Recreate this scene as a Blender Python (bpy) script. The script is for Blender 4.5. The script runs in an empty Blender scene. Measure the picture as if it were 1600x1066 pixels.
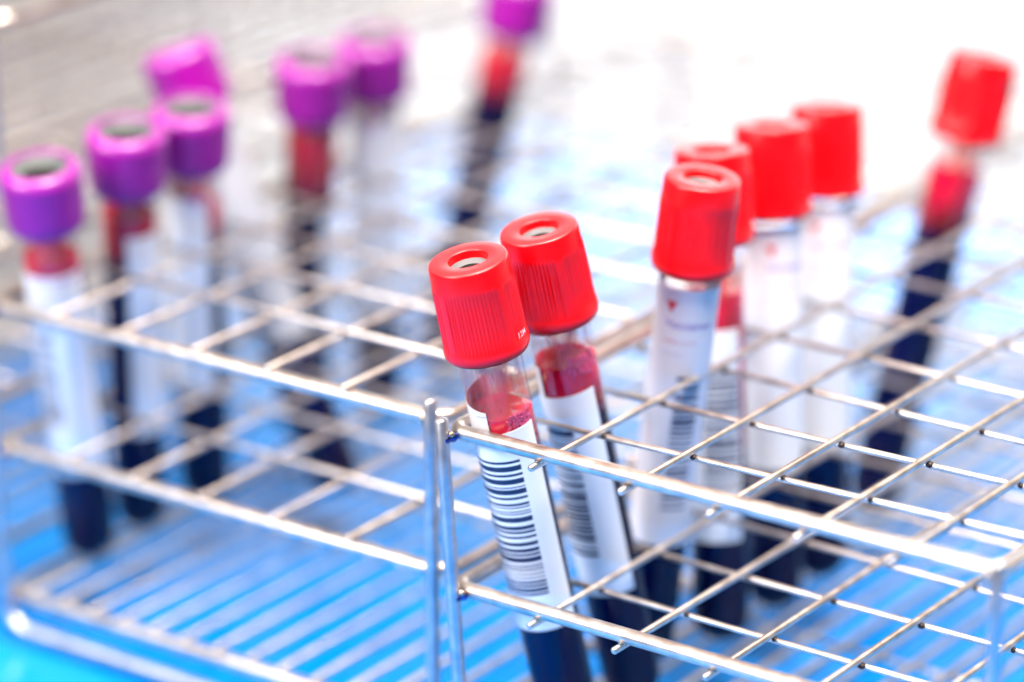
import bpy, math, random
from mathutils import Vector, Matrix
random.seed(7)
U = 0.02                       # one grid pitch = 20 mm; all coordinates below are in pitches

# ------------------------------------------------------------------ camera
sc = bpy.context.scene
CAM = Vector((19.242, -24.962, 12.597))
FW = Vector((-0.5596, 0.7541, -0.3438)).normalized()
RT = Vector((0.8061, 0.5914, -0.0150)).normalized()
UP = RT.cross(FW).normalized(); RT = FW.cross(UP).normalized()
cam_d = bpy.data.cameras.new("camera"); cam = bpy.data.objects.new("camera", cam_d)
sc.collection.objects.link(cam); sc.camera = cam
M3 = Matrix((RT, UP, -FW)).transposed()
cam.matrix_world = Matrix.Translation(CAM * U) @ M3.to_4x4()
cam_d.sensor_width = 36.0; cam_d.lens = 5484.0 / 1600 * 36.0
cam_d.clip_start = 0.01; cam_d.clip_end = 50
cam_d.dof.use_dof = True; cam_d.dof.focus_distance = 33.35 * U; cam_d.dof.aperture_fstop = 4.6
cam_d.dof.aperture_blades = 0

# ------------------------------------------------------------------ light
BACK = Vector((FW.x, FW.y, 0)).normalized()
w = bpy.data.worlds.new("World"); sc.world = w; w.use_nodes = True
nt = w.node_tree; nt.nodes.clear()
def N(nt, t, **k):
    n = nt.nodes.new(t)
    for a, b in k.items(): setattr(n, a, b)
    return n
out = N(nt, 'ShaderNodeOutputWorld'); bg = N(nt, 'ShaderNodeBackground'); tc = N(nt, 'ShaderNodeTexCoord')
nt.links.new(bg.outputs[0], out.inputs[0])
d1 = N(nt, 'ShaderNodeVectorMath', operation='DOT_PRODUCT'); d1.inputs[1].default_value = (BACK + RT * 0.35).normalized()
nt.links.new(tc.outputs['Generated'], d1.inputs[0])
sx = N(nt, 'ShaderNodeSeparateXYZ'); nt.links.new(tc.outputs['Generated'], sx.inputs[0])
r1 = N(nt, 'ShaderNodeValToRGB')                    # towards the bright windows behind / the dim room behind the camera
r1.color_ramp.elements[0].position = 0.15; r1.color_ramp.elements[0].color = (0.06, 0.05, 0.05, 1)
r1.color_ramp.elements[1].position = 0.95; r1.color_ramp.elements[1].color = (1.7, 1.74, 1.8, 1)
e = r1.color_ramp.elements.new(0.5); e.color = (0.22, 0.20, 0.19, 1)
mr = N(nt, 'ShaderNodeMapRange'); mr.inputs[1].default_value = -1; mr.inputs[2].default_value = 1
nt.links.new(d1.outputs['Value'], mr.inputs[0]); nt.links.new(mr.outputs[0], r1.inputs[0])
r2 = N(nt, 'ShaderNodeValToRGB')                    # ceiling
r2.color_ramp.elements[0].position = 0.35; r2.color_ramp.elements[0].color = (0, 0, 0, 1)
r2.color_ramp.elements[1].position = 0.85; r2.color_ramp.elements[1].color = (0.9, 0.80, 0.72, 1)
nt.links.new(sx.outputs[2], r2.inputs[0])
r3 = N(nt, 'ShaderNodeValToRGB')                    # the bright band of windows sits low behind the bench
r3.color_ramp.elements[0].position = 0.24; r3.color_ramp.elements[0].color = (1, 1, 1, 1)
r3.color_ramp.elements[1].position = 0.40; r3.color_ramp.elements[1].color = (0.16, 0.16, 0.16, 1)
nt.links.new(sx.outputs[2], r3.inputs[0])
ml = N(nt, 'ShaderNodeMixRGB', blend_type='MULTIPLY'); ml.inputs[0].default_value = 1
nt.links.new(r1.outputs[0], ml.inputs[1]); nt.links.new(r3.outputs[0], ml.inputs[2])
ad = N(nt, 'ShaderNodeMixRGB', blend_type='ADD'); ad.inputs[0].default_value = 1
nt.links.new(ml.outputs[0], ad.inputs[1]); nt.links.new(r2.outputs[0], ad.inputs[2])
nt.links.new(ad.outputs[0], bg.inputs[0]); bg.inputs[1].default_value = 0.9

def area(name, loc, target, size, size_y, power, col):
    l = bpy.data.lights.new(name, 'AREA'); l.shape = 'RECTANGLE'; l.size = size; l.size_y = size_y
    l.energy = power; l.color = col
    o = bpy.data.objects.new(name, l); sc.collection.objects.link(o)
    o.location = loc
    o.rotation_euler = (Vector(target) - Vector(loc)).to_track_quat('-Z', 'Y').to_euler()
    return o
area("window_light", BACK * 2.3 + RT * 1.1 + Vector((0.0, 0, 0.62)), (0, 0.1, 0), 3.2, 0.6, 30, (0.97, 0.98, 1.0))
area("ceiling_light", (0.25, -0.1, 1.3), (0, 0.1, 0), 0.6, 0.6, 62, (1.0, 0.93, 0.86))

area("front_fill_light", CAM * U * 1.4 - RT * 1.25 + UP * 0.55, (0, 0.05, 0), 0.6, 0.6, 42, (1.0, 0.97, 0.96))  # added fill, no lamp of the room: brightens labels and caps facing the camera

sc.view_settings.view_transform = 'Standard'; sc.view_settings.look = 'None'
sc.view_settings.exposure = 0.0; sc.view_settings.gamma = 1.0; sc.view_settings.use_curve_mapping = False
sc.cycles.max_bounces = 14; sc.cycles.transparent_max_bounces = 24; sc.cycles.glossy_bounces = 6
sc.cycles.caustics_reflective = False; sc.cycles.caustics_refractive = False
sc.cycles.use_denoising = True; sc.cycles.use_adaptive_sampling = False
sc.cycles.sample_clamp_indirect = 6

# ------------------------------------------------------------------ materials
def mat(name, col, rough=0.5, metal=0.0, spec=0.5, coat=0.0, coat_r=0.1, sheen=0.0, sss=0.0, sss_col=None):
    m = bpy.data.materials.new(name); m.use_nodes = True
    b = m.node_tree.nodes['Principled BSDF']
    b.inputs['Base Color'].default_value = (*col, 1); b.inputs['Roughness'].default_value = rough
    b.inputs['Metallic'].default_value = metal; b.inputs['Specular IOR Level'].default_value = spec
    b.inputs['Coat Weight'].default_value = coat; b.inputs['Coat Roughness'].default_value = coat_r
    if sss:
        b.inputs['Subsurface Weight'].default_value = sss; b.inputs['Subsurface Scale'].default_value = 0.004
        b.inputs['Subsurface Radius'].default_value = (1.0, 0.3, 0.3)
    return m
def noise_col(m, c1, c2, scale, lo=0.4, hi=0.6, coord='Object', stretch=(1, 1, 1), detail=4, rough=None, bump=0.0):
    nt = m.node_tree; b = nt.nodes['Principled BSDF']
    tc = N(nt, 'ShaderNodeTexCoord'); mp = N(nt, 'ShaderNodeMapping'); mp.inputs['Scale'].default_value = stretch
    nz = N(nt, 'ShaderNodeTexNoise'); nz.inputs['Scale'].default_value = scale; nz.inputs['Detail'].default_value = detail
    cr = N(nt, 'ShaderNodeValToRGB')
    cr.color_ramp.elements[0].position = lo; cr.color_ramp.elements[0].color = (*c1, 1)
    cr.color_ramp.elements[1].position = hi; cr.color_ramp.elements[1].color = (*c2, 1)
    nt.links.new(tc.outputs[coord], mp.inputs[0]); nt.links.new(mp.outputs[0], nz.inputs[0])
    nt.links.new(nz.outputs[0], cr.inputs[0]); nt.links.new(cr.outputs[0], b.inputs['Base Color'])
    if rough:
        mr = N(nt, 'ShaderNodeMapRange'); mr.inputs[3].default_value = rough[0]; mr.inputs[4].default_value = rough[1]
        nt.links.new(nz.outputs[0], mr.inputs[0]); nt.links.new(mr.outputs[0], b.inputs['Roughness'])
    if bump:
        bp = N(nt, 'ShaderNodeBump'); bp.inputs['Strength'].default_value = bump; bp.inputs['Distance'].default_value = 0.0004
        nt.links.new(nz.outputs[0], bp.inputs['Height']); nt.links.new(bp.outputs[0], b.inputs['Normal'])
    return m
STEEL = noise_col(mat("steel_wire", (0.7, 0.65, 0.6), 0.3, 1.0), (0.54, 0.455, 0.395), (0.74, 0.65, 0.58), 260, 0.35, 0.65, rough=(0.28, 0.48), bump=0.15)
LEGSTEEL = noise_col(mat("steel_leg_wire", (0.6, 0.6, 0.62), 0.3, 1.0), (0.46, 0.445, 0.46), (0.62, 0.60, 0.61), 300, 0.35, 0.65, rough=(0.3, 0.5), bump=0.15)
WELD = noise_col(mat("weld_gold", (0.6, 0.35, 0.15), 0.2, 1.0), (0.42, 0.24, 0.12), (0.82, 0.68, 0.52), 420, 0.4, 0.6, bump=0.6)
WELDB = noise_col(mat("weld_blue", (0.05, 0.1, 0.4), 0.22, 1.0), (0.03, 0.07, 0.38), (0.12, 0.07, 0.06), 500, 0.45, 0.6, bump=0.7)
BURN = mat("weld_burn", (0.035, 0.02, 0.015), 0.5, 0.3)
RED = noise_col(mat("red_plastic", (0.86, 0.0, 0.008), 0.36, spec=0.35), (0.74, 0.0, 0.004), (0.84, 0.001, 0.006), 90, 0.35, 0.65, rough=(0.28, 0.38))
PUR = noise_col(mat("purple_plastic", (0.30, 0.01, 0.42), 0.4, spec=0.5), (0.28, 0.0, 0.25), (0.34, 0.0, 0.29), 90, 0.35, 0.65, rough=(0.34, 0.46))
REDTOP = noise_col(mat("red_plastic_matte", (0.86, 0.0, 0.008), 0.5, spec=1.0), (0.74, 0.0, 0.004), (0.84, 0.001, 0.006), 90, 0.35, 0.65, rough=(0.38, 0.48))
PURTOP = noise_col(mat("purple_plastic_matte", (0.30, 0.01, 0.42), 0.5, spec=1.0), (0.28, 0.0, 0.25), (0.34, 0.0, 0.29), 90, 0.35, 0.65, rough=(0.36, 0.46))
RUBG = noise_col(mat("grey_rubber", (0.55, 0.57, 0.56), 0.6), (0.06, 0.07, 0.066), (0.11, 0.125, 0.12), 120, 0.35, 0.65)
RUBW = noise_col(mat("pale_rubber", (0.75, 0.75, 0.76), 0.6, spec=0.15), (0.11, 0.11, 0.113), (0.16, 0.16, 0.164), 120, 0.35, 0.65)
RUBD = mat("recess_shade", (0.015, 0.013, 0.012), 0.7)  # shade inside the stopper recess, painted as a near-black colour
BLOOD = noise_col(mat("dark_blood", (0.004, 0.008, 0.06), 0.25, spec=0.06), (0.001, 0.004, 0.05), (0.006, 0.0005, 0.008), 45, 0.42, 0.62, stretch=(1, 1, 0.35))  # navy in the base colour stands in for the mat's blue reflection
SERUM = noise_col(mat("red_blood", (0.55, 0.0, 0.01), 0.2, sss=0.3), (0.45, 0.0, 0.008), (0.92, 0.002, 0.055), 170, 0.42, 0.60, stretch=(1, 1, 0.5))
_n = SERUM.node_tree; _tc = N(_n, 'ShaderNodeTexCoord'); _s = N(_n, 'ShaderNodeSeparateXYZ'); _r = N(_n, 'ShaderNodeValToRGB')   # settled cells: darker towards the bottom of the layer
_r.color_ramp.elements[0].position = 0.0; _r.color_ramp.elements[0].color = (0.10, 0.2, 0.5, 1)
_r.color_ramp.elements[1].position = 0.75; _r.color_ramp.elements[1].color = (1, 1, 1, 1)
_m = N(_n, 'ShaderNodeMixRGB', blend_type='MULTIPLY'); _m.inputs[0].default_value = 1
_b = _n.nodes['Principled BSDF']; _src = _b.inputs['Base Color'].links[0].from_socket
_n.links.new(_tc.outputs['Generated'], _s.inputs[0]); _n.links.new(_s.outputs[2], _r.inputs[0])
_n.links.new(_src, _m.inputs[1]); _n.links.new(_r.outputs[0], _m.inputs[2]); _n.links.new(_m.outputs[0], _b.inputs['Base Color'])
PAPER = noise_col(mat("label_paper", (0.8, 0.8, 0.83), 0.5), (0.82, 0.82, 0.85), (0.88, 0.88, 0.90), 60, 0.3, 0.7)
PAPERW = noise_col(mat("label_film", (0.8, 0.77, 0.79), 0.4), (0.84, 0.78, 0.80), (0.88, 0.84, 0.86), 60, 0.3, 0.7)
PAPER_DIM = noise_col(mat("dimmed_label_paper", (0.5, 0.5, 0.55), 0.6), (0.36, 0.37, 0.42), (0.42, 0.43, 0.48), 60, 0.3, 0.7)  # label paper painted darker to offset ceiling light on the most tilted tube
INK = mat("barcode_ink", (0.006, 0.016, 0.065), 0.45)
INKP = mat("purple_ink", (0.40, 0.28, 0.62), 0.5)
INKM = mat("magenta_ink", (0.45, 0.03, 0.45), 0.5)
INKR = mat("red_ink", (0.75, 0.02, 0.04), 0.5)
FOAM = mat("blood_foam", (1.0, 0.08, 0.22), 0.15, spec=0.35, sss=0.5)
EMB = mat("embossed_mark", (0.95, 0.55, 0.6), 0.4)

def glass():
    m = bpy.data.materials.new("clear_glass"); m.use_nodes = True; nt = m.node_tree; nt.nodes.clear()
    o = N(nt, 'ShaderNodeOutputMaterial'); mx = N(nt, 'ShaderNodeMixShader'); tr = N(nt, 'ShaderNodeBsdfTransparent')
    gl = N(nt, 'ShaderNodeBsdfGlossy'); gl.inputs['Roughness'].default_value = 0.06
    tr.inputs[0].default_value = (0.95, 0.955, 0.97, 1)
    lw = N(nt, 'ShaderNodeLayerWeight'); lw.inputs[0].default_value = 0.5
    pw = N(nt, 'ShaderNodeMath', operation='POWER'); pw.inputs[1].default_value = 5.0
    fr = N(nt, 'ShaderNodeMath', operation='MULTIPLY_ADD'); fr.inputs[1].default_value = 0.6; fr.inputs[2].default_value = 0.02
    nt.links.new(lw.outputs['Facing'], pw.inputs[0]); nt.links.new(pw.outputs[0], fr.inputs[0])
    nt.links.new(fr.outputs[0], mx.inputs[0]); nt.links.new(tr.outputs[0], mx.inputs[1]); nt.links.new(gl.outputs[0], mx.inputs[2])
    nt.links.new(mx.outputs[0], o.inputs[0]); return m
GLASS = glass()
def film():                      # smears of blood dried on the inside of the wall
    m = bpy.data.materials.new("blood_smear"); m.use_nodes = True; nt = m.node_tree
    b = nt.nodes['Principled BSDF']; b.inputs['Roughness'].default_value = 0.3
    o = nt.nodes['Material Output']
    tr = N(nt, 'ShaderNodeBsdfTransparent'); mx = N(nt, 'ShaderNodeMixShader')
    tc = N(nt, 'ShaderNodeTexCoord'); mp = N(nt, 'ShaderNodeMapping'); mp.inputs['Scale'].default_value = (1, 1, 0.12)
    nz = N(nt, 'ShaderNodeTexNoise'); nz.inputs['Scale'].default_value = 190; nz.inputs['Detail'].default_value = 5
    nt.links.new(tc.outputs['Object'], mp.inputs[0]); nt.links.new(mp.outputs[0], nz.inputs[0])
    cr = N(nt, 'ShaderNodeValToRGB'); cr.color_ramp.elements[0].position = 0.42; cr.color_ramp.elements[0].color = (0.04,) * 3 + (1,)
    cr.color_ramp.elements[1].position = 0.62; cr.color_ramp.elements[1].color = (0.75,) * 3 + (1,)
    c2 = N(nt, 'ShaderNodeValToRGB'); c2.color_ramp.elements[0].position = 0.4; c2.color_ramp.elements[0].color = (0.95, 0.28, 0.22, 1)
    c2.color_ramp.elements[1].position = 0.65; c2.color_ramp.elements[1].color = (0.85, 0.05, 0.03, 1)
    sz = N(nt, 'ShaderNodeSeparateXYZ'); nt.links.new(tc.outputs['Object'], sz.inputs[0])
    mg = N(nt, 'ShaderNodeMapRange'); mg.inputs[1].default_value = -1.15 * U; mg.inputs[2].default_value = -1.65 * U
    mg.inputs[3].default_value = 0.0; mg.inputs[4].default_value = 0.09
    nt.links.new(sz.outputs[2], mg.inputs[0])
    sm = N(nt, 'ShaderNodeMath', operation='ADD'); nt.links.new(nz.outputs[0], sm.inputs[0]); nt.links.new(mg.outputs[0], sm.inputs[1])
    nt.links.new(sm.outputs[0], cr.inputs[0]); nt.links.new(sm.outputs[0], c2.inputs[0])
    nt.links.new(c2.outputs[0], b.inputs['Base Color'])
    nt.links.new(cr.outputs[0], mx.inputs[0]); nt.links.new(tr.outputs[0], mx.inputs[1]); nt.links.new(b.outputs[0], mx.inputs[2])
    nt.links.new(mx.outputs[0], o.inputs[0]); return m
FILM = film()

# ------------------------------------------------------------------ mesh helpers
class MB:
    def __init__(s): s.v = []; s.f = []; s.m = []
    def add(s, vs, fs, mi=0):
        o = len(s.v); s.v += [tuple(v) for v in vs]; s.f += [tuple(i + o for i in f) for f in fs]; s.m += [mi] * len(fs)
    def sweep(s, pts, r, seg=12, mi=0, cap='round', closed=False):
        pts = [Vector(p) for p in pts]; n = len(pts)
        tang = []
        for i in range(n):
            a = pts[(i - 1) % n] if (closed or i > 0) else pts[i]; b = pts[(i + 1) % n] if (closed or i < n - 1) else pts[i]
            tang.append((b - a).normalized())
        t0 = tang[0]; nrm = t0.orthogonal().normalized()
        rings = []
        for i in range(n):
            t = tang[i]; nrm = (nrm - t * nrm.dot(t)).normalized(); bn = t.cross(nrm)
            rings.append((pts[i], nrm.copy(), bn, r))
        if not closed and cap == 'round':
            t = tang[0]; c = pts[0]; q, nn, bb, _ = rings[0]
            pre = [(c - t * r * math.sin(a) * .55, nn, bb, r * math.cos(a)) for a in (1.45, 1.1, .6)]
            t = tang[-1]; c = pts[-1]; q, nn, bb, _ = rings[-1]
            post = [(c + t * r * math.sin(a) * .55, nn, bb, r * math.cos(a)) for a in (.6, 1.1, 1.45)]
            rings = pre + rings + post
        vs = []
        for c, nn, bb, rr in rings:
            for k in range(seg):
                a = 2 * math.pi * k / seg; vs.append(c + nn * (rr * math.cos(a)) + bb * (rr * math.sin(a)))
        fs = []; R = len(rings)
        for i in range(R if closed else R - 1):
            for k in range(seg):
                j = (i + 1) % R
                fs.append((i * seg + k, i * seg + (k + 1) % seg, j * seg + (k + 1) % seg, j * seg + k))
        if not closed:
            fs.append(tuple(range(seg))[::-1]); fs.append(tuple((R - 1) * seg + k for k in range(seg)))
        s.add(vs, fs, mi)
    def lathe(s, prof, seg=48, rfun=None, mi=0, a0=0, a1=2 * math.pi):
        full = abs(a1 - a0 - 2 * math.pi) < 1e-6
        cols = seg if full else seg + 1
        vs = []
        for (z, r) in prof:
            for k in range(cols):
                a = a0 + (a1 - a0) * k / seg
                rr = rfun(z, r, a) if rfun else r
                vs.append((rr * math.cos(a), rr * math.sin(a), z))
        fs = []
        for i in range(len(prof) - 1):
            for k in range(seg):
                k2 = (k + 1) % cols
                fs.append((i * cols + k, (i + 1) * cols + k, (i + 1) * cols + k2, i * cols + k2))
        s.add(vs, fs, mi)
    def ball(s, c, r, mi=0, nu=12, nv=8, sc_=(1, 1, 1)):
        c = Vector(c); vs = [c + Vector((0, 0, r * sc_[2]))]
        for i in range(1, nv):
            t = math.pi * i / nv
            for k in range(nu):
                a = 2 * math.pi * k / nu
                vs.append(c + Vector((r * math.sin(t) * math.cos(a) * sc_[0], r * math.sin(t) * math.sin(a) * sc_[1], r * math.cos(t) * sc_[2])))
        vs.append(c - Vector((0, 0, r * sc_[2])))
        fs = [(0, 1 + k, 1 + (k + 1) % nu) for k in range(nu)]
        for i in range(nv - 2):
            for k in range(nu):
                a = 1 + i * nu; fs.append((a + k, a + nu + k, a + nu + (k + 1) % nu, a + (k + 1) % nu))
        l = len(vs) - 1; a = 1 + (nv - 2) * nu
        fs += [(l, a + (k + 1) % nu, a + k) for k in range(nu)]
        s.add(vs, fs, mi)
    def mesh(s, name, mats, smooth=True, angle=None):
        me = bpy.data.meshes.new(name)
        me.from_pydata([(x * U, y * U, z * U) for x, y, z in s.v], [], s.f)
        for m in mats: me.materials.append(m)
        me.polygons.foreach_set('material_index', s.m)
        me.polygons.foreach_set('use_smooth', [smooth] * len(s.f))
        me.update()
        if angle: me.set_sharp_from_angle(angle=math.radians(angle))
        return me
    def obj(s, name, mats, parent=None, smooth=True, angle=None):
        o = bpy.data.objects.new(name, s.mesh(name, mats, smooth, angle)); sc.collection.objects.link(o)
        if parent: o.parent = parent
        return o
def empty(name, label, cat, group=None, mw=None):
    o = bpy.data.objects.new(name, None); sc.collection.objects.link(o); o.empty_display_size = 0.01
    o['label'] = label; o['category'] = cat
    if group: o['group'] = group
    if mw: o.matrix_world = mw
    return o

# ------------------------------------------------------------------ setting
TZ = -3.965
def slab(name, x0, x1, y0, y1, z0, z1, m, ang=0, rad=0.0, parent=None):
    b = MB()
    n = 6; pts = []
    for cx, cy, st in ((x1 - rad, y1 - rad, 0), (x0 + rad, y1 - rad, 90), (x0 + rad, y0 + rad, 180), (x1 - rad, y0 + rad, 270)):
        for k in range(n + 1 if rad else 1):
            a = math.radians(st + 90 * k / n); pts.append((cx + rad * math.cos(a), cy + rad * math.sin(a)))
    c, s_ = math.cos(ang), math.sin(ang); pts = [(x * c - y * s_, x * s_ + y * c) for x, y in pts]
    L = len(pts); vs = [(x, y, z0) for x, y in pts] + [(x, y, z1) for x, y in pts]
    fs = [tuple(range(L))[::-1], tuple(range(L, 2 * L))] + [(k, (k + 1) % L, L + (k + 1) % L, L + k) for k in range(L)]
    b.add(vs, fs); return b.obj(name, [m], parent, smooth=False)
WHITE = noise_col(mat("pale_laminate", (0.25, 0.24, 0.235), 0.35, spec=1.0), (0.125, 0.12, 0.125), (0.14, 0.135, 0.14), 5, 0.35, 0.65, rough=(0.26, 0.34))
t = slab('tabletop', -110, 70, -45, 130, TZ - 1.6, TZ - 0.09, WHITE); t['kind'] = 'structure'
BLUE = noise_col(mat("blue_mat_plastic", (0.0, 0.32, 0.86), 0.3, spec=0.28), (0.0, 0.20, 0.68), (0.0, 0.245, 0.74), 14, 0.35, 0.65, rough=(0.12, 0.20), bump=0.05)
mt = slab('bench_mat', -12.4, 22, -12, 20.8, TZ - 0.085, TZ, BLUE, ang=math.radians(6), rad=0.6)
mt['label'] = 'glossy bright blue mat lying under the wire racks'; mt['category'] = 'mat'

# ------------------------------------------------------------------ racks
FR, PR, BR, AR = 0.077, 0.068, 0.037, 0.032          # frame, post and grid wire radii
def rrect(x0, x1, y0, y1, rad, z, n=8):
    p = []
    for cx, cy, st in ((x1 - rad, y1 - rad, 0), (x0 + rad, y1 - rad, 90), (x0 + rad, y0 + rad, 180), (x1 - rad, y0 + rad, 270)):
        for k in range(n + 1):
            a = math.radians(st + 90 * k / n); p.append((cx + rad * math.cos(a), cy + rad * math.sin(a), z))
    return p
def build_rack(label, mw, bx, ay, frame, rad, over, legs, supports, seed):
    """over=+1: cross wires welded under the frame, -1: on top of it."""
    rnd = random.Random(seed)
    root = empty('wire_rack', label, 'test tube rack', 'steel wire racks on the blue mat', mw)
    x0, x1, y0, y1 = frame
    for nm, zl, B, A in (('top_frame', 0.0, bx[0], ay[0]), ('middle_frame', -1.65, bx[1], ay[1])):
        zf = zl + over * (2 * BR + FR)
        f = MB(); f.sweep(rrect(x0, x1, y0, y1, rad, zf), FR, 18, closed=True)
        fo = f.obj(nm, [STEEL], root)
        g = MB()
        ext = 0.14 if over > 0 else 0.10
        for (c0, c1) in B:         # long wires x = c0 + c1*y
            ya, yb = y0 - ext, y1 + ext
            g.sweep([(c0 + c1 * y, y, zl + BR * over) for y in (ya, (ya + yb) / 2, yb)], BR, 12)
        for (c0, c1) in A:         # short wires y = c0 + c1*x
            xa, xb = x0 - 0.10, x1 + 0.10
            g.sweep([(x, c0 + c1 * x, zl - AR * over) for x in (xa, (xa + xb) / 2, xb)], AR, 10)
        for (b0, b1) in B:         # weld spots
            for (a0, a1) in A:
                x = b0 + b1 * a0; y = a0 + a1 * x
                q = rnd.uniform(.028, .038); g.ball((x + rnd.uniform(.02, .04), y - rnd.uniform(.0, .03), zl - 0.02 * over), q, 1, 8, 6, (rnd.uniform(.9, 1.3), rnd.uniform(.9, 1.3), 0.9))
            for yy in (y0, y1):
                g.ball((b0 + b1 * yy, yy, zl + over * BR * 2), 0.046, 2, 8, 6, (1.15, .9, .8))
        for (a0, a1) in A:
            for xx in (x0, x1): g.ball((xx, a0, zl + over * BR), 0.04, 2, 8, 6)
        g.obj('wire_grid', [STEEL, BURN, WELD], fo)
    zs = -3.56
    f = MB(); f.sweep(rrect(x0, x1, y0, y1, rad, zs), FR, 16, closed=True); fo = f.obj('shelf_frame', [STEEL], root)
    g = MB(); n = int((x1 - x0 - 0.3) / 0.43); st = (x1 - x0) / (n + 1)
    for k in range(1, n + 1):
        x = x0 + st * k + rnd.uniform(-.015, .015)
        g.sweep([(x, y0 - 0.06, zs + FR + BR), (x + rnd.uniform(-.02, .02), (y0 + y1) / 2, zs + FR + BR), (x + rnd.uniform(-.02, .02), y1 + 0.06, zs + FR + BR)], BR * 1.1, 10)
    for y in supports:
        g.sweep([(x0, y, zs + FR - BR), ((x0 + x1) / 2, y, zs + FR - BR), (x1, y, zs + FR - BR)], BR, 10)
        for k in range(1, n + 1): g.ball((x0 + st * k, y, zs + FR), 0.05, 1, 8, 6)
    g.obj('shelf_wires', [STEEL, BURN], fo)
    zb = TZ + PR + 0.004
    for yy, xa, xb, fa, fb, zt in legs:
        p = [(xa, yy, zt)]
        R = 0.34
        for k in range(1, 6): p.append((xa + (fa - xa) * k / 6, yy, zt + (zb + R - zt) * k / 6))
        for k in range(0, 9):
            a = math.pi + math.pi / 2 * k / 8; p.append((fa + R + R * math.cos(a), yy, zb + R + R * math.sin(a)))
        for k in range(0, 9):
            a = -math.pi / 2 + math.pi / 2 * k / 8; p.append((fb - R + R * math.cos(a), yy, zb + R + R * math.sin(a)))
        for k in range(5, -1, -1): p.append((xb + (fb - xb) * k / 6, yy, zt + (zb + R - zt) * k / 6))
        l = MB(); l.sweep(p, PR, 16)
        lo = l.obj('leg_frame', [LEGSTEEL], root)
        sgn = 1 if yy < (y0 + y1) / 2 else -1
        for xx, s2 in ((xa, 1), (xb, -1)):
            for zl in (0.0, -1.65, zs - over * (2 * BR + FR)):
                zf = zl + over * (2 * BR + FR)
                lean = (fa - xa) * (zt - zf) / (zt - zb)
                cx, cy = xx + lean + 0.07 * s2, yy + 0.055 * sgn
                wd = MB()
                wd.ball((cx, cy, zf - .02), 0.072, 1, 12, 8, (1.0, .8, .8))
                wd.ball((cx + .035 * s2, cy - .045 * sgn, zf + .025), 0.032, 0, 10, 8)
                wd.ball((cx - .015 * s2, cy - .055 * sgn, zf - .045), 0.036, 1, 10, 8)
                wd.obj('weld', [WELD, WELDB], lo)
    return root
rn = random.Random(3)
# right-hand rack, in world axes
bR = [(1.02, -.008), (2.05, -.008), (3.03, 0), (3.97, .006), (4.94, .004)]
bRm = [(.98, 0), (1.97, .01), (3.0, 0), (3.98, .004), (4.98, .004)]
aR = [(1.03, .026), (2.09, .024), (3.27, -.017), (4.42, -.03), (5.49, -.005), (6.68, -.03), (7.78, -.02), (8.9, 0), (10.0, .01), (11.1, 0), (12.2, 0)]
aRm = [(1.07, -.01), (2.13, 0), (3.26, -.022), (4.36, -.01), (5.45, 0), (6.56, .01), (7.7, 0), (8.8, 0), (9.95, 0), (11.05, .01), (12.15, 0)]
build_rack('steel wire rack holding the red capped tubes', Matrix.Identity(4), (bR, bRm), (aR, aRm),
           (-0.02, 5.98, 0.0, 13.3), 0.16, 1,
           [(-0.15, -0.03, 6.02, 0.17, 6.0, 0.29), (13.46, 0.0, 6.0, 0.0, 6.0, 0.29)], (4.64, 9.0), 1)
# left-hand rack: local x runs right->left in the picture, so it is built in its own frame
def left_mw(ox, oy, oz, yaw):
    return Matrix.Translation(Vector((ox, oy, oz)) * U) @ Matrix.Rotation(yaw, 4, 'Z')
XL = 6.0
def flipb(L): return [(XL - c0, -c1) for c0, c1 in L]
bL = flipb([(.99, -.012), (1.98, -.012), (2.97, -.01), (3.96, -.01), (4.93, -.01)])
bLm = flipb([(1.0, -.01), (1.99, -.004), (2.98, .004), (3.93, .006), (4.86, .01)])
def aset(start, p, n, sl): return [(start + p * k + rn.uniform(-.02, .02) - sl * XL * 0, rn.uniform(-.006, .006)) for k in range(n)]
aL = [(1.23, -.01), (2.22, .004), (3.26, -.01)] + aset(4.36, 1.1, 8, 0)
aLm = [(1.21, -.008), (2.25, -.01)] + aset(3.33, 1.09, 9, 0)
lf = (0.0, XL + .2, 0.08, 13.3)
build_rack('steel wire rack holding the purple capped tubes', left_mw(-0.76 - XL, 0.472, 0.101, math.radians(0.157)), (bL, bLm), (aL, aLm),
           lf, 0.26, -1, [(-0.065, 0.09, XL + .15, 0.09, XL + .09, 0.13 - .101 + .05), (13.44, 0.05, XL + .15, 0.05, XL + .15, 0.1)], (4.6, 9.0), 2)
# third rack, empty, behind the purple tubes
build_rack('empty steel wire rack behind the purple tubes, the lower one of two stacked racks', left_mw(-13.95, -0.6, 0.101, math.radians(1.5)), (bL, bLm), (aL, aLm),
           lf, 0.26, -1, [(-0.065, 0.05, XL + .15, 0.05, XL + .15, 0.12), (13.44, 0.05, XL + .15, 0.05, XL + .15, 0.12)], (4.6, 9.0), 5)

build_rack('second empty steel wire rack stacked on top of the empty one, upper left', left_mw(-14.35, 2.15, 4.29, math.radians(1.5)), (bL, bLm), (aL, aLm),
           lf, 0.26, -1, [(-0.065, 0.05, XL + .15, 0.05, XL + .15, 0.12), (13.44, 0.05, XL + .15, 0.05, XL + .15, 0.12)], (4.6, 9.0), 8)

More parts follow.
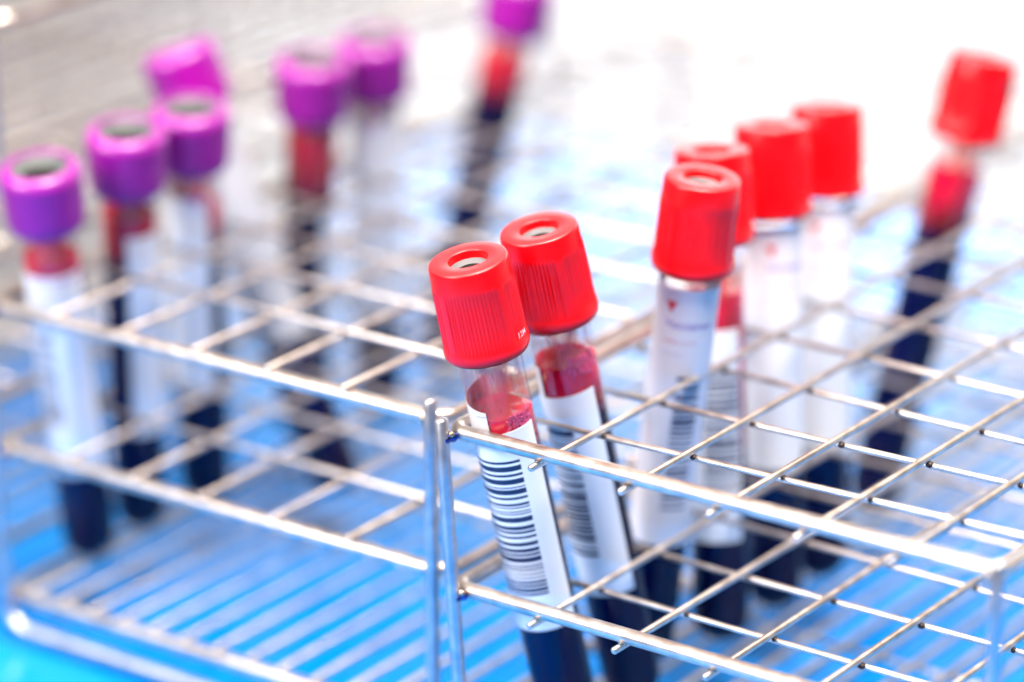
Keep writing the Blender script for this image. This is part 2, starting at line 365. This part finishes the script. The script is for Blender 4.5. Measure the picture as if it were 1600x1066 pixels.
# ------------------------------------------------------------------ tubes
TR = 0.311
def red_cap():
    b = MB(); prof = [(-.72, .20), (-.18, .20), (-.03, .193), (-.006, .196), (0, .204), (0, .366), (-.008, .378), (-.03, .386), (-.17, .392), (-.20, .402)]
    prof += [(-.24, .405), (-.40, .409), (-.60, .413), (-.80, .416), (-.84, .417), (-.855, .420), (-.90, .424), (-.94, .418), (-.975, .395), (-.985, .36), (-.985, TR + .002)]
    def rf(z, r, a):
        if r < .40: return r
        d = math.degrees(a) % 90
        k = 0
        if -.83 < z < -.22 and not (2 < d < 15): k = 0.013 * abs(((a * 68 / (2 * math.pi)) % 1) - .5) * 2
        if z <= -.84: k = -0.004
        flat = 0.006 * (math.cos(4 * a))
        return r - k - .004 + flat * .6
    b.lathe(prof, 304, rf)
    b.m = [1 if all(b.v[i][2] > -.009 and math.hypot(*b.v[i][:2]) > .19 for i in f) else 0 for f in b.f]
    return b.mesh('cap', [RED, REDTOP], angle=50)
def red_stopper():
    b = MB(); prof = [(-.095, .199), (-.08, .19), (-.09, .165), (-.10, .14), (-.11, .125)]
    b.lathe(prof, 40); b.lathe([(-.11, .125), (-.16, .11), (-.24, .06), (-.245, .0005)], 40, mi=1)
    return b.mesh('stopper', [RUBW, RUBD], angle=60)
def pur_cap():
    b = MB(); prof = [(-.6, .26), (-.13, .318), (-.04, .320), (-.010, .326), (.0, .338), (-.004, .36), (-.022, .396), (-.055, .422), (-.10, .440), (-.15, .446), (-.18, .440),
                      (-.21, .440), (-.60, .425), (-.67, .415), (-.73, .385), (-.76, .345), (-.76, TR + .002)]
    def rf(z, r, a): return r - (0.005 * abs(((a * 60 / (2 * math.pi)) % 1) - .5) * 2 if (-.65 < z < -.19 and r > .38) else 0)
    b.lathe(prof, 240, rf)
    b.m = [1 if all(b.v[i][2] > -.105 and math.hypot(*b.v[i][:2]) > .29 for i in f) else 0 for f in b.f]
    return b.mesh('cap', [PUR, PURTOP], angle=50)
def pur_stopper():
    b = MB(); prof = [(-.045, .319), (-.04, .29), (-.06, .24), (-.11, .19)]
    b.lathe(prof, 40); b.lathe([(-.11, .19), (-.22, .14), (-.30, .08), (-.30, .0005)], 40, mi=1)
    return b.mesh('stopper', [RUBG, RUBD], angle=60)
CAPS = {'r': (red_cap(), red_stopper(), 0.985), 'p': (pur_cap(), pur_stopper(), 0.68)}
def glass_mesh(L):
    b = MB(); zb = -L
    prof = [(-.70, TR)] + [(zb + TR, TR)]
    for k in range(1, 10):
        a = math.pi / 2 * k / 9; prof.append((zb + TR - TR * math.sin(a), max(TR * math.cos(a), .0005)))
    b.lathe(prof, 48); return b.mesh('glass_wall', [GLASS])
def column(zt, zb, L, r, name, mats, bottom, seed=0, tilt=(0, 0)):
    b = MB(); rnd = random.Random(seed)
    def rf(z, rr, a): return rr
    prof = [(zt, .0005), (zt, r * .8), (zt + .012, r * .97), (zt + .008, r), (zb if not bottom else -L + TR + .02, r)]
    if bottom:
        for k in range(1, 9):
            a = math.pi / 2 * k / 8; prof.append((-L + TR + .02 - r * math.sin(a), max(r * math.cos(a), .0005)))
    else: prof.append((zb, .0005))
    n0 = len(b.v); b.lathe(prof, 48)
    for i in range(n0, len(b.v)):
        x, y, z = b.v[i]
        if z > zt - .1: a = math.atan2(y, x); b.v[i] = (x, y, z + tilt[0] * x + tilt[1] * y + math.hypot(x, y) * (.05 * math.sin(2 * a + seed) + .03 * math.sin(5 * a + 2 * seed)))
    return b.mesh(name, mats, angle=50)
def arc_label(name, r, s0, s1, a0, a1, base, bars=None, parent=None, slope=0.0, rag=0):
    """a0/a1 in degrees, 0 = facing the camera, + = to the right; bars = (s0, s1, a0, a1, seed)"""
    b = MB(); rows = [s0, s1]; dark = {}
    cols = set(); n = max(4, int((a1 - a0) / 5))
    for k in range(n + 1): cols.add(round(a0 + (a1 - a0) * k / n, 3))
    if bars:
        rnd = random.Random(bars[4]); s = bars[0]; mod = (bars[1] - bars[0]) / 108.0
        rows = [s0]
        segs = []
        while s < bars[1]:
            wbar = rnd.choice((1, 1, 1, 2, 2, 3, 4)) * mod; gap = rnd.choice((1, 1, 1, 2, 2, 3)) * mod
            segs.append((s, min(s + wbar, bars[1]))); s += wbar + gap
        for a, c in segs: dark[len(rows)] = 1; rows += [a, c]
        rows.append(s1)
        cols |= {bars[2], bars[3]}
    cols = sorted(cols)
    C = len(cols)
    for s in rows:
        for a in cols:
            t = math.radians(a)
            zz = -s + (slope * (a - a0) / (a1 - a0) if s == rows[0] else 0)
            b.v.append((r * math.cos(t), r * math.sin(t), zz))
    for i in range(len(rows) - 1):
        for k in range(C - 1):
            b.f.append((i * C + k, (i + 1) * C + k, (i + 1) * C + k + 1, i * C + k + 1))
            isd = bars and i in dark and bars[2] - .01 <= cols[k] and cols[k + 1] <= bars[3] + .01
            b.m.append(1 if isd else 0)
    # give the paper its thickness
    n = len(b.v); th = 0.004
    inner = [(x * (1 - th / r), y * (1 - th / r), z) for x, y, z in b.v]
    R = len(rows); b.v += inner
    for i in range(R - 1):
        for k in range(C - 1):
            b.f.append((n + i * C + k, n + i * C + k + 1, n + (i + 1) * C + k + 1, n + (i + 1) * C + k)); b.m.append(0)
    for k in range(C - 1):
        b.f.append((k, k + 1, n + k + 1, n + k)); b.m.append(0)
        q = (R - 1) * C; b.f.append((q + k + 1, q + k, n + q + k, n + q + k + 1)); b.m.append(0)
    for i in range(R - 1):
        b.f.append(((i + 1) * C, i * C, n + i * C, n + (i + 1) * C)); b.m.append(0)
        q = C - 1; b.f.append((i * C + q, (i + 1) * C + q, n + (i + 1) * C + q, n + i * C + q)); b.m.append(0)
    return b.obj(name, [base, INK], parent, angle=40)
_tc = {}
def text_mesh(txt):
    if txt in _tc: return _tc[txt]
    cu = bpy.data.curves.new('print', 'FONT'); cu.body = txt; cu.size = 1.0; cu.resolution_u = 3; cu.offset = 0.012
    o = bpy.data.objects.new('print', cu); sc.collection.objects.link(o)
    dg = bpy.context.evaluated_depsgraph_get(); dg.update()
    me = o.evaluated_get(dg).to_mesh()
    vs = [tuple(v.co) for v in me.vertices]; fs = [tuple(p.vertices) for p in me.polygons]
    o.evaluated_get(dg).to_mesh_clear()
    bpy.data.objects.remove(o); bpy.data.curves.remove(cu)
    _tc[txt] = (vs, fs); return _tc[txt]
def wrap_text(b, txt, size, s, ang, r, mi, vertical=False):
    vs, fs = text_mesh(txt)
    o = len(b.v)
    for x, y, z in vs:
        x *= size; y *= size
        if vertical: x, y = -y, x
        a = math.radians(ang) + x / r
        b.v.append((r * math.cos(a), r * math.sin(a), -s + y))
    b.f += [tuple(i + o for i in f) for f in fs]; b.m += [mi] * len(fs)

def tube(kind, T, B, label, roll=0.0, blood=2.1, serum=None, labels=(), prints=None, film_top=None, foam=None, tilt=(0, 0), group=None, emboss=None):
    T = Vector(T); B = Vector(B); ax = (T - B).normalized(); L = (T - B).length
    tow = (CAM - T); tow = (tow - ax * tow.dot(ax)).normalized(); rgt = ax.cross(tow)
    mw = Matrix.Translation(B * U) @ Matrix((tow, rgt, ax)).transposed().to_4x4()
    root = empty('blood_tube', label, 'test tube', group, mw)
    off = Matrix.Translation(Vector((0, 0, L * U)))
    def put(me_or_o, parent=root, name=None, rot=0):
        o = me_or_o if isinstance(me_or_o, bpy.types.Object) else bpy.data.objects.new(name or me_or_o.name, me_or_o)
        if o.name not in sc.collection.objects: sc.collection.objects.link(o)
        o.parent = parent
        if parent is root: o.matrix_local = off @ Matrix.Rotation(math.radians(rot), 4, 'Z')
        return o
    capm, stm, cl = CAPS[kind]
    co = put(capm, root, 'cap', roll); put(stm, co, 'stopper')
    put(glass_mesh(L), root, 'glass_wall')
    if serum: put(column(-serum, -blood, L, TR - .012, 'red_blood', [SERUM], False, tilt=tilt), root, 'red_blood')
    put(column(-blood + .002, 0, L, TR - .012, 'dark_blood', [BLOOD], True), root, 'dark_blood')
    if film_top:
        b = MB(); b.lathe([(-film_top, TR - .008), (-(serum or blood), TR - .008)], 48); put(b.mesh('blood_smear', [FILM]), root, 'blood_smear')
    if emboss:
        b = MB(); wrap_text(b, emboss[0], emboss[1], emboss[2], emboss[3], emboss[4], 0); put(b.mesh('print', [EMB]), co)
    if foam:
        b = MB(); rnd = random.Random(foam[4])
        for _ in range(foam[3]):
            a = math.radians(rnd.uniform(foam[1], foam[2])); rr = rnd.uniform(.010, .028)
            z = -foam[0] + rnd.uniform(-.09, .13); rad = TR - .004 - rr
            b.ball((rad * math.cos(a), rad * math.sin(a), z), rr, 0, 14, 10)
        put(b.mesh('blood_foam', [FOAM]), root, 'blood_foam')
    first = None
    for i, lb in enumerate(labels):
        o = arc_label('label', TR + .006 + .006 * i, *lb[:4], {'film': PAPERW, 'paper': PAPER, 'dimmed': PAPER_DIM}[lb[4]], bars=(lb[5] if len(lb) > 5 else None), slope=(lb[6] if len(lb) > 6 else 0))
        put(o); first = first or o
    if prints and first:
        b = MB()
        for pr in prints:
            if pr[0] == 'tri':
                _, s, a, sz, mi = pr; r = TR + .0085; n0 = len(b.v)
                K = 10                       # solid triangle, bent round the tube
                for k in range(K + 1):
                    dx = -.5 + k / K; zb_ = .45 - (1 - abs(dx) * 2)
                    t = math.radians(a) + dx * sz / r
                    for dz in (.45, zb_): b.v.append((r * math.cos(t), r * math.sin(t), -s + dz * sz))
                for k in range(K):
                    b.f.append((n0 + 2 * k, n0 + 2 * k + 1, n0 + 2 * k + 3, n0 + 2 * k + 2)); b.m.append(mi)
            else:
                _, txt, sz, s, a, mi, vert = pr; wrap_text(b, txt, sz, s, a, TR + .0085, mi, vert)
        o = b.obj('print', [INKP, INKR, INKM, INK], None); o.parent = first
    return root

GR = 'red capped blood tubes in the right rack'; GP = 'purple capped blood tubes in the left rack'
def brand(a, c=0, s=1.52, tri=1.30):
    return [('tri', tri, a + 10, .125, 1), ('t', 'Vacutainer', .12, s, a, c, False), ('t', '~~~~~ ~~ ~~', .062, s + .17, a, 1, False),
            ('t', '~~~ ~~~~', .05, s + .30, a + 2, c, False)]
tube('r', (0.179, 0.043, 1.922), (0.672, 1.01, -3.33), 'red capped blood tube nearest the corner, sharp, with a crisp barcode on its label', roll=-62,
     serum=1.60, blood=2.1, film_top=1.0, foam=(1.70, 4, 62, 110, 3), tilt=(.0, -.12),
     labels=[(1.36, 3.9, -165, -30, 'film', None, -.14), (1.80, 3.94, -150, 54, 'paper', (2.03, 3.55, -100, 12, 11), .10)],
     emboss=('12M', .085, .80, 108, .4215), prints=[('t', '~~~', .07, 1.56, -52, 0, False)], group=GR)
tube('r', (0.212, 1.143, 1.931), (0.712, 2.071, -3.33), 'second red capped blood tube, leaning beside the sharp front one, slightly blurred barcode', roll=-80,
     serum=1.40, blood=2.0, film_top=1.0, foam=(1.42, 0, 60, 70, 5),
     labels=[(1.40, 3.9, -175, -62, 'film'), (1.78, 3.96, -165, 40, 'paper', (2.0, 3.5, -88, -14, 23), .12)], group=GR)
tube('r', (0.97, 2.881, 2.125), (0.292, 2.781, -3.33), 'red capped tube tilted to the left with red triangle and purple print on its label', roll=-40,
     blood=3.95, labels=[(1.10, 3.96, -130, 150, 'film', (2.05, 3.55, -2, 46, 37))],
     prints=brand(-38) + [('t', '~~~~  ~~~~', .07, 3.2, -52, 0, True), ('t', '~~ ~~~~~~', .06, 2.9, -40, 1, True)], group=GR)
tube('r', (0.311, 4.054, 2.0), (0.694, 3.696, -3.33), 'red capped tube standing directly behind the left tilted one, barcode facing forward', roll=10,
     serum=1.5, blood=3.4, film_top=1.0, labels=[(1.85, 4.15, -150, 48, 'paper', (2.3, 3.6, -28, 44, 41))], group=GR)
tube('r', (0.299, 5.218, 1.976), (0.709, 4.73, -3.33), 'upright red capped tube, third from the right, plain white label with faint print', roll=20,
     blood=3.5, serum=3.3, labels=[(1.05, 3.6, -140, 130, 'film'), (1.95, 3.7, -60, 80, 'paper')], prints=brand(-12), group=GR)
tube('r', (0.255, 6.412, 1.888), (0.701, 5.679, -3.33), 'upright red capped tube second from the right with blank white label', roll=45,
     blood=3.6, labels=[(1.05, 3.7, -140, 140, 'film'), (2.0, 3.8, -80, 70, 'paper')], prints=brand(-30), group=GR)
tube('r', (0.797, 8.938, 1.941), (0.128, 7.696, -3.33), 'unlabelled red capped tube at the far right, leaning, bright red over dark blood', roll=0,
     serum=1.30, blood=2.05, film_top=.98, group=GR)
tube('p', (-6.066, 0.747, 1.6), (-6.461, 1.605, -3.33), 'purple capped tube at the far left edge, nearest of the purple ones', roll=5,
     serum=1.1, blood=1.6, film_top=.68, labels=[(1.22, 3.75, -120, 62, 'paper', (1.9, 3.1, -70, -20, 51))],
     prints=[('t', '~~ ~~~~', .19, 1.33, -55, 2, False), ('t', '~~~ ~~', .12, 1.15, -20, 2, False)], group=GP)
tube('p', (-5.967, 2.018, 1.702), (-6.549, 2.535, -3.33), 'second purple capped tube from the left with a dark blood window beside its label', roll=25,
     serum=1.0, blood=1.55, film_top=.68, labels=[(1.2, 3.7, -8, 170, 'paper')], group=GP)
tube('p', (-5.984, 3.101, 1.688), (-6.475, 3.59, -3.33), 'purple capped tube with pale label, its cap hiding part of the strongly tilted purple cap', roll=40,
     serum=1.2, blood=1.6, film_top=.68, labels=[(1.0, 3.5, -150, 28, 'paper')], prints=[('tri', 1.05, 5, .12, 2)], group=GP)
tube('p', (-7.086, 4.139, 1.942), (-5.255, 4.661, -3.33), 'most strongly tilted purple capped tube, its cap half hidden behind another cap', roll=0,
     serum=2.6, blood=2.9, labels=[(1.0, 3.6, -120, 140, 'dimmed')], group=GP)
tube('p', (-6.041, 5.328, 1.712), (-6.67, 5.649, -3.33), 'unlabelled purple capped tube with red blood streak, left of the upper middle pair', roll=12,
     serum=.86, blood=1.75, film_top=.68, labels=[(1.9, 3.4, 30, 170, 'paper')], group=GP)
tube('p', (-6.062, 6.489, 1.698), (-6.445, 6.839, -3.33), 'purple capped tube right of the upper middle pair, pale label and pink mark', roll=33,
     serum=3.0, blood=3.3, film_top=.68, labels=[(.95, 3.6, -140, 140, 'paper')], prints=[('tri', 1.02, 0, .13, 2)], group=GP)
tube('p', (-5.962, 9.356, 1.831), (-6.817, 8.462, -3.33), 'farthest purple capped tube, leaning, cap cut off by the top of the picture', roll=0,
     serum=.95, blood=1.55, film_top=.68, group=GP)
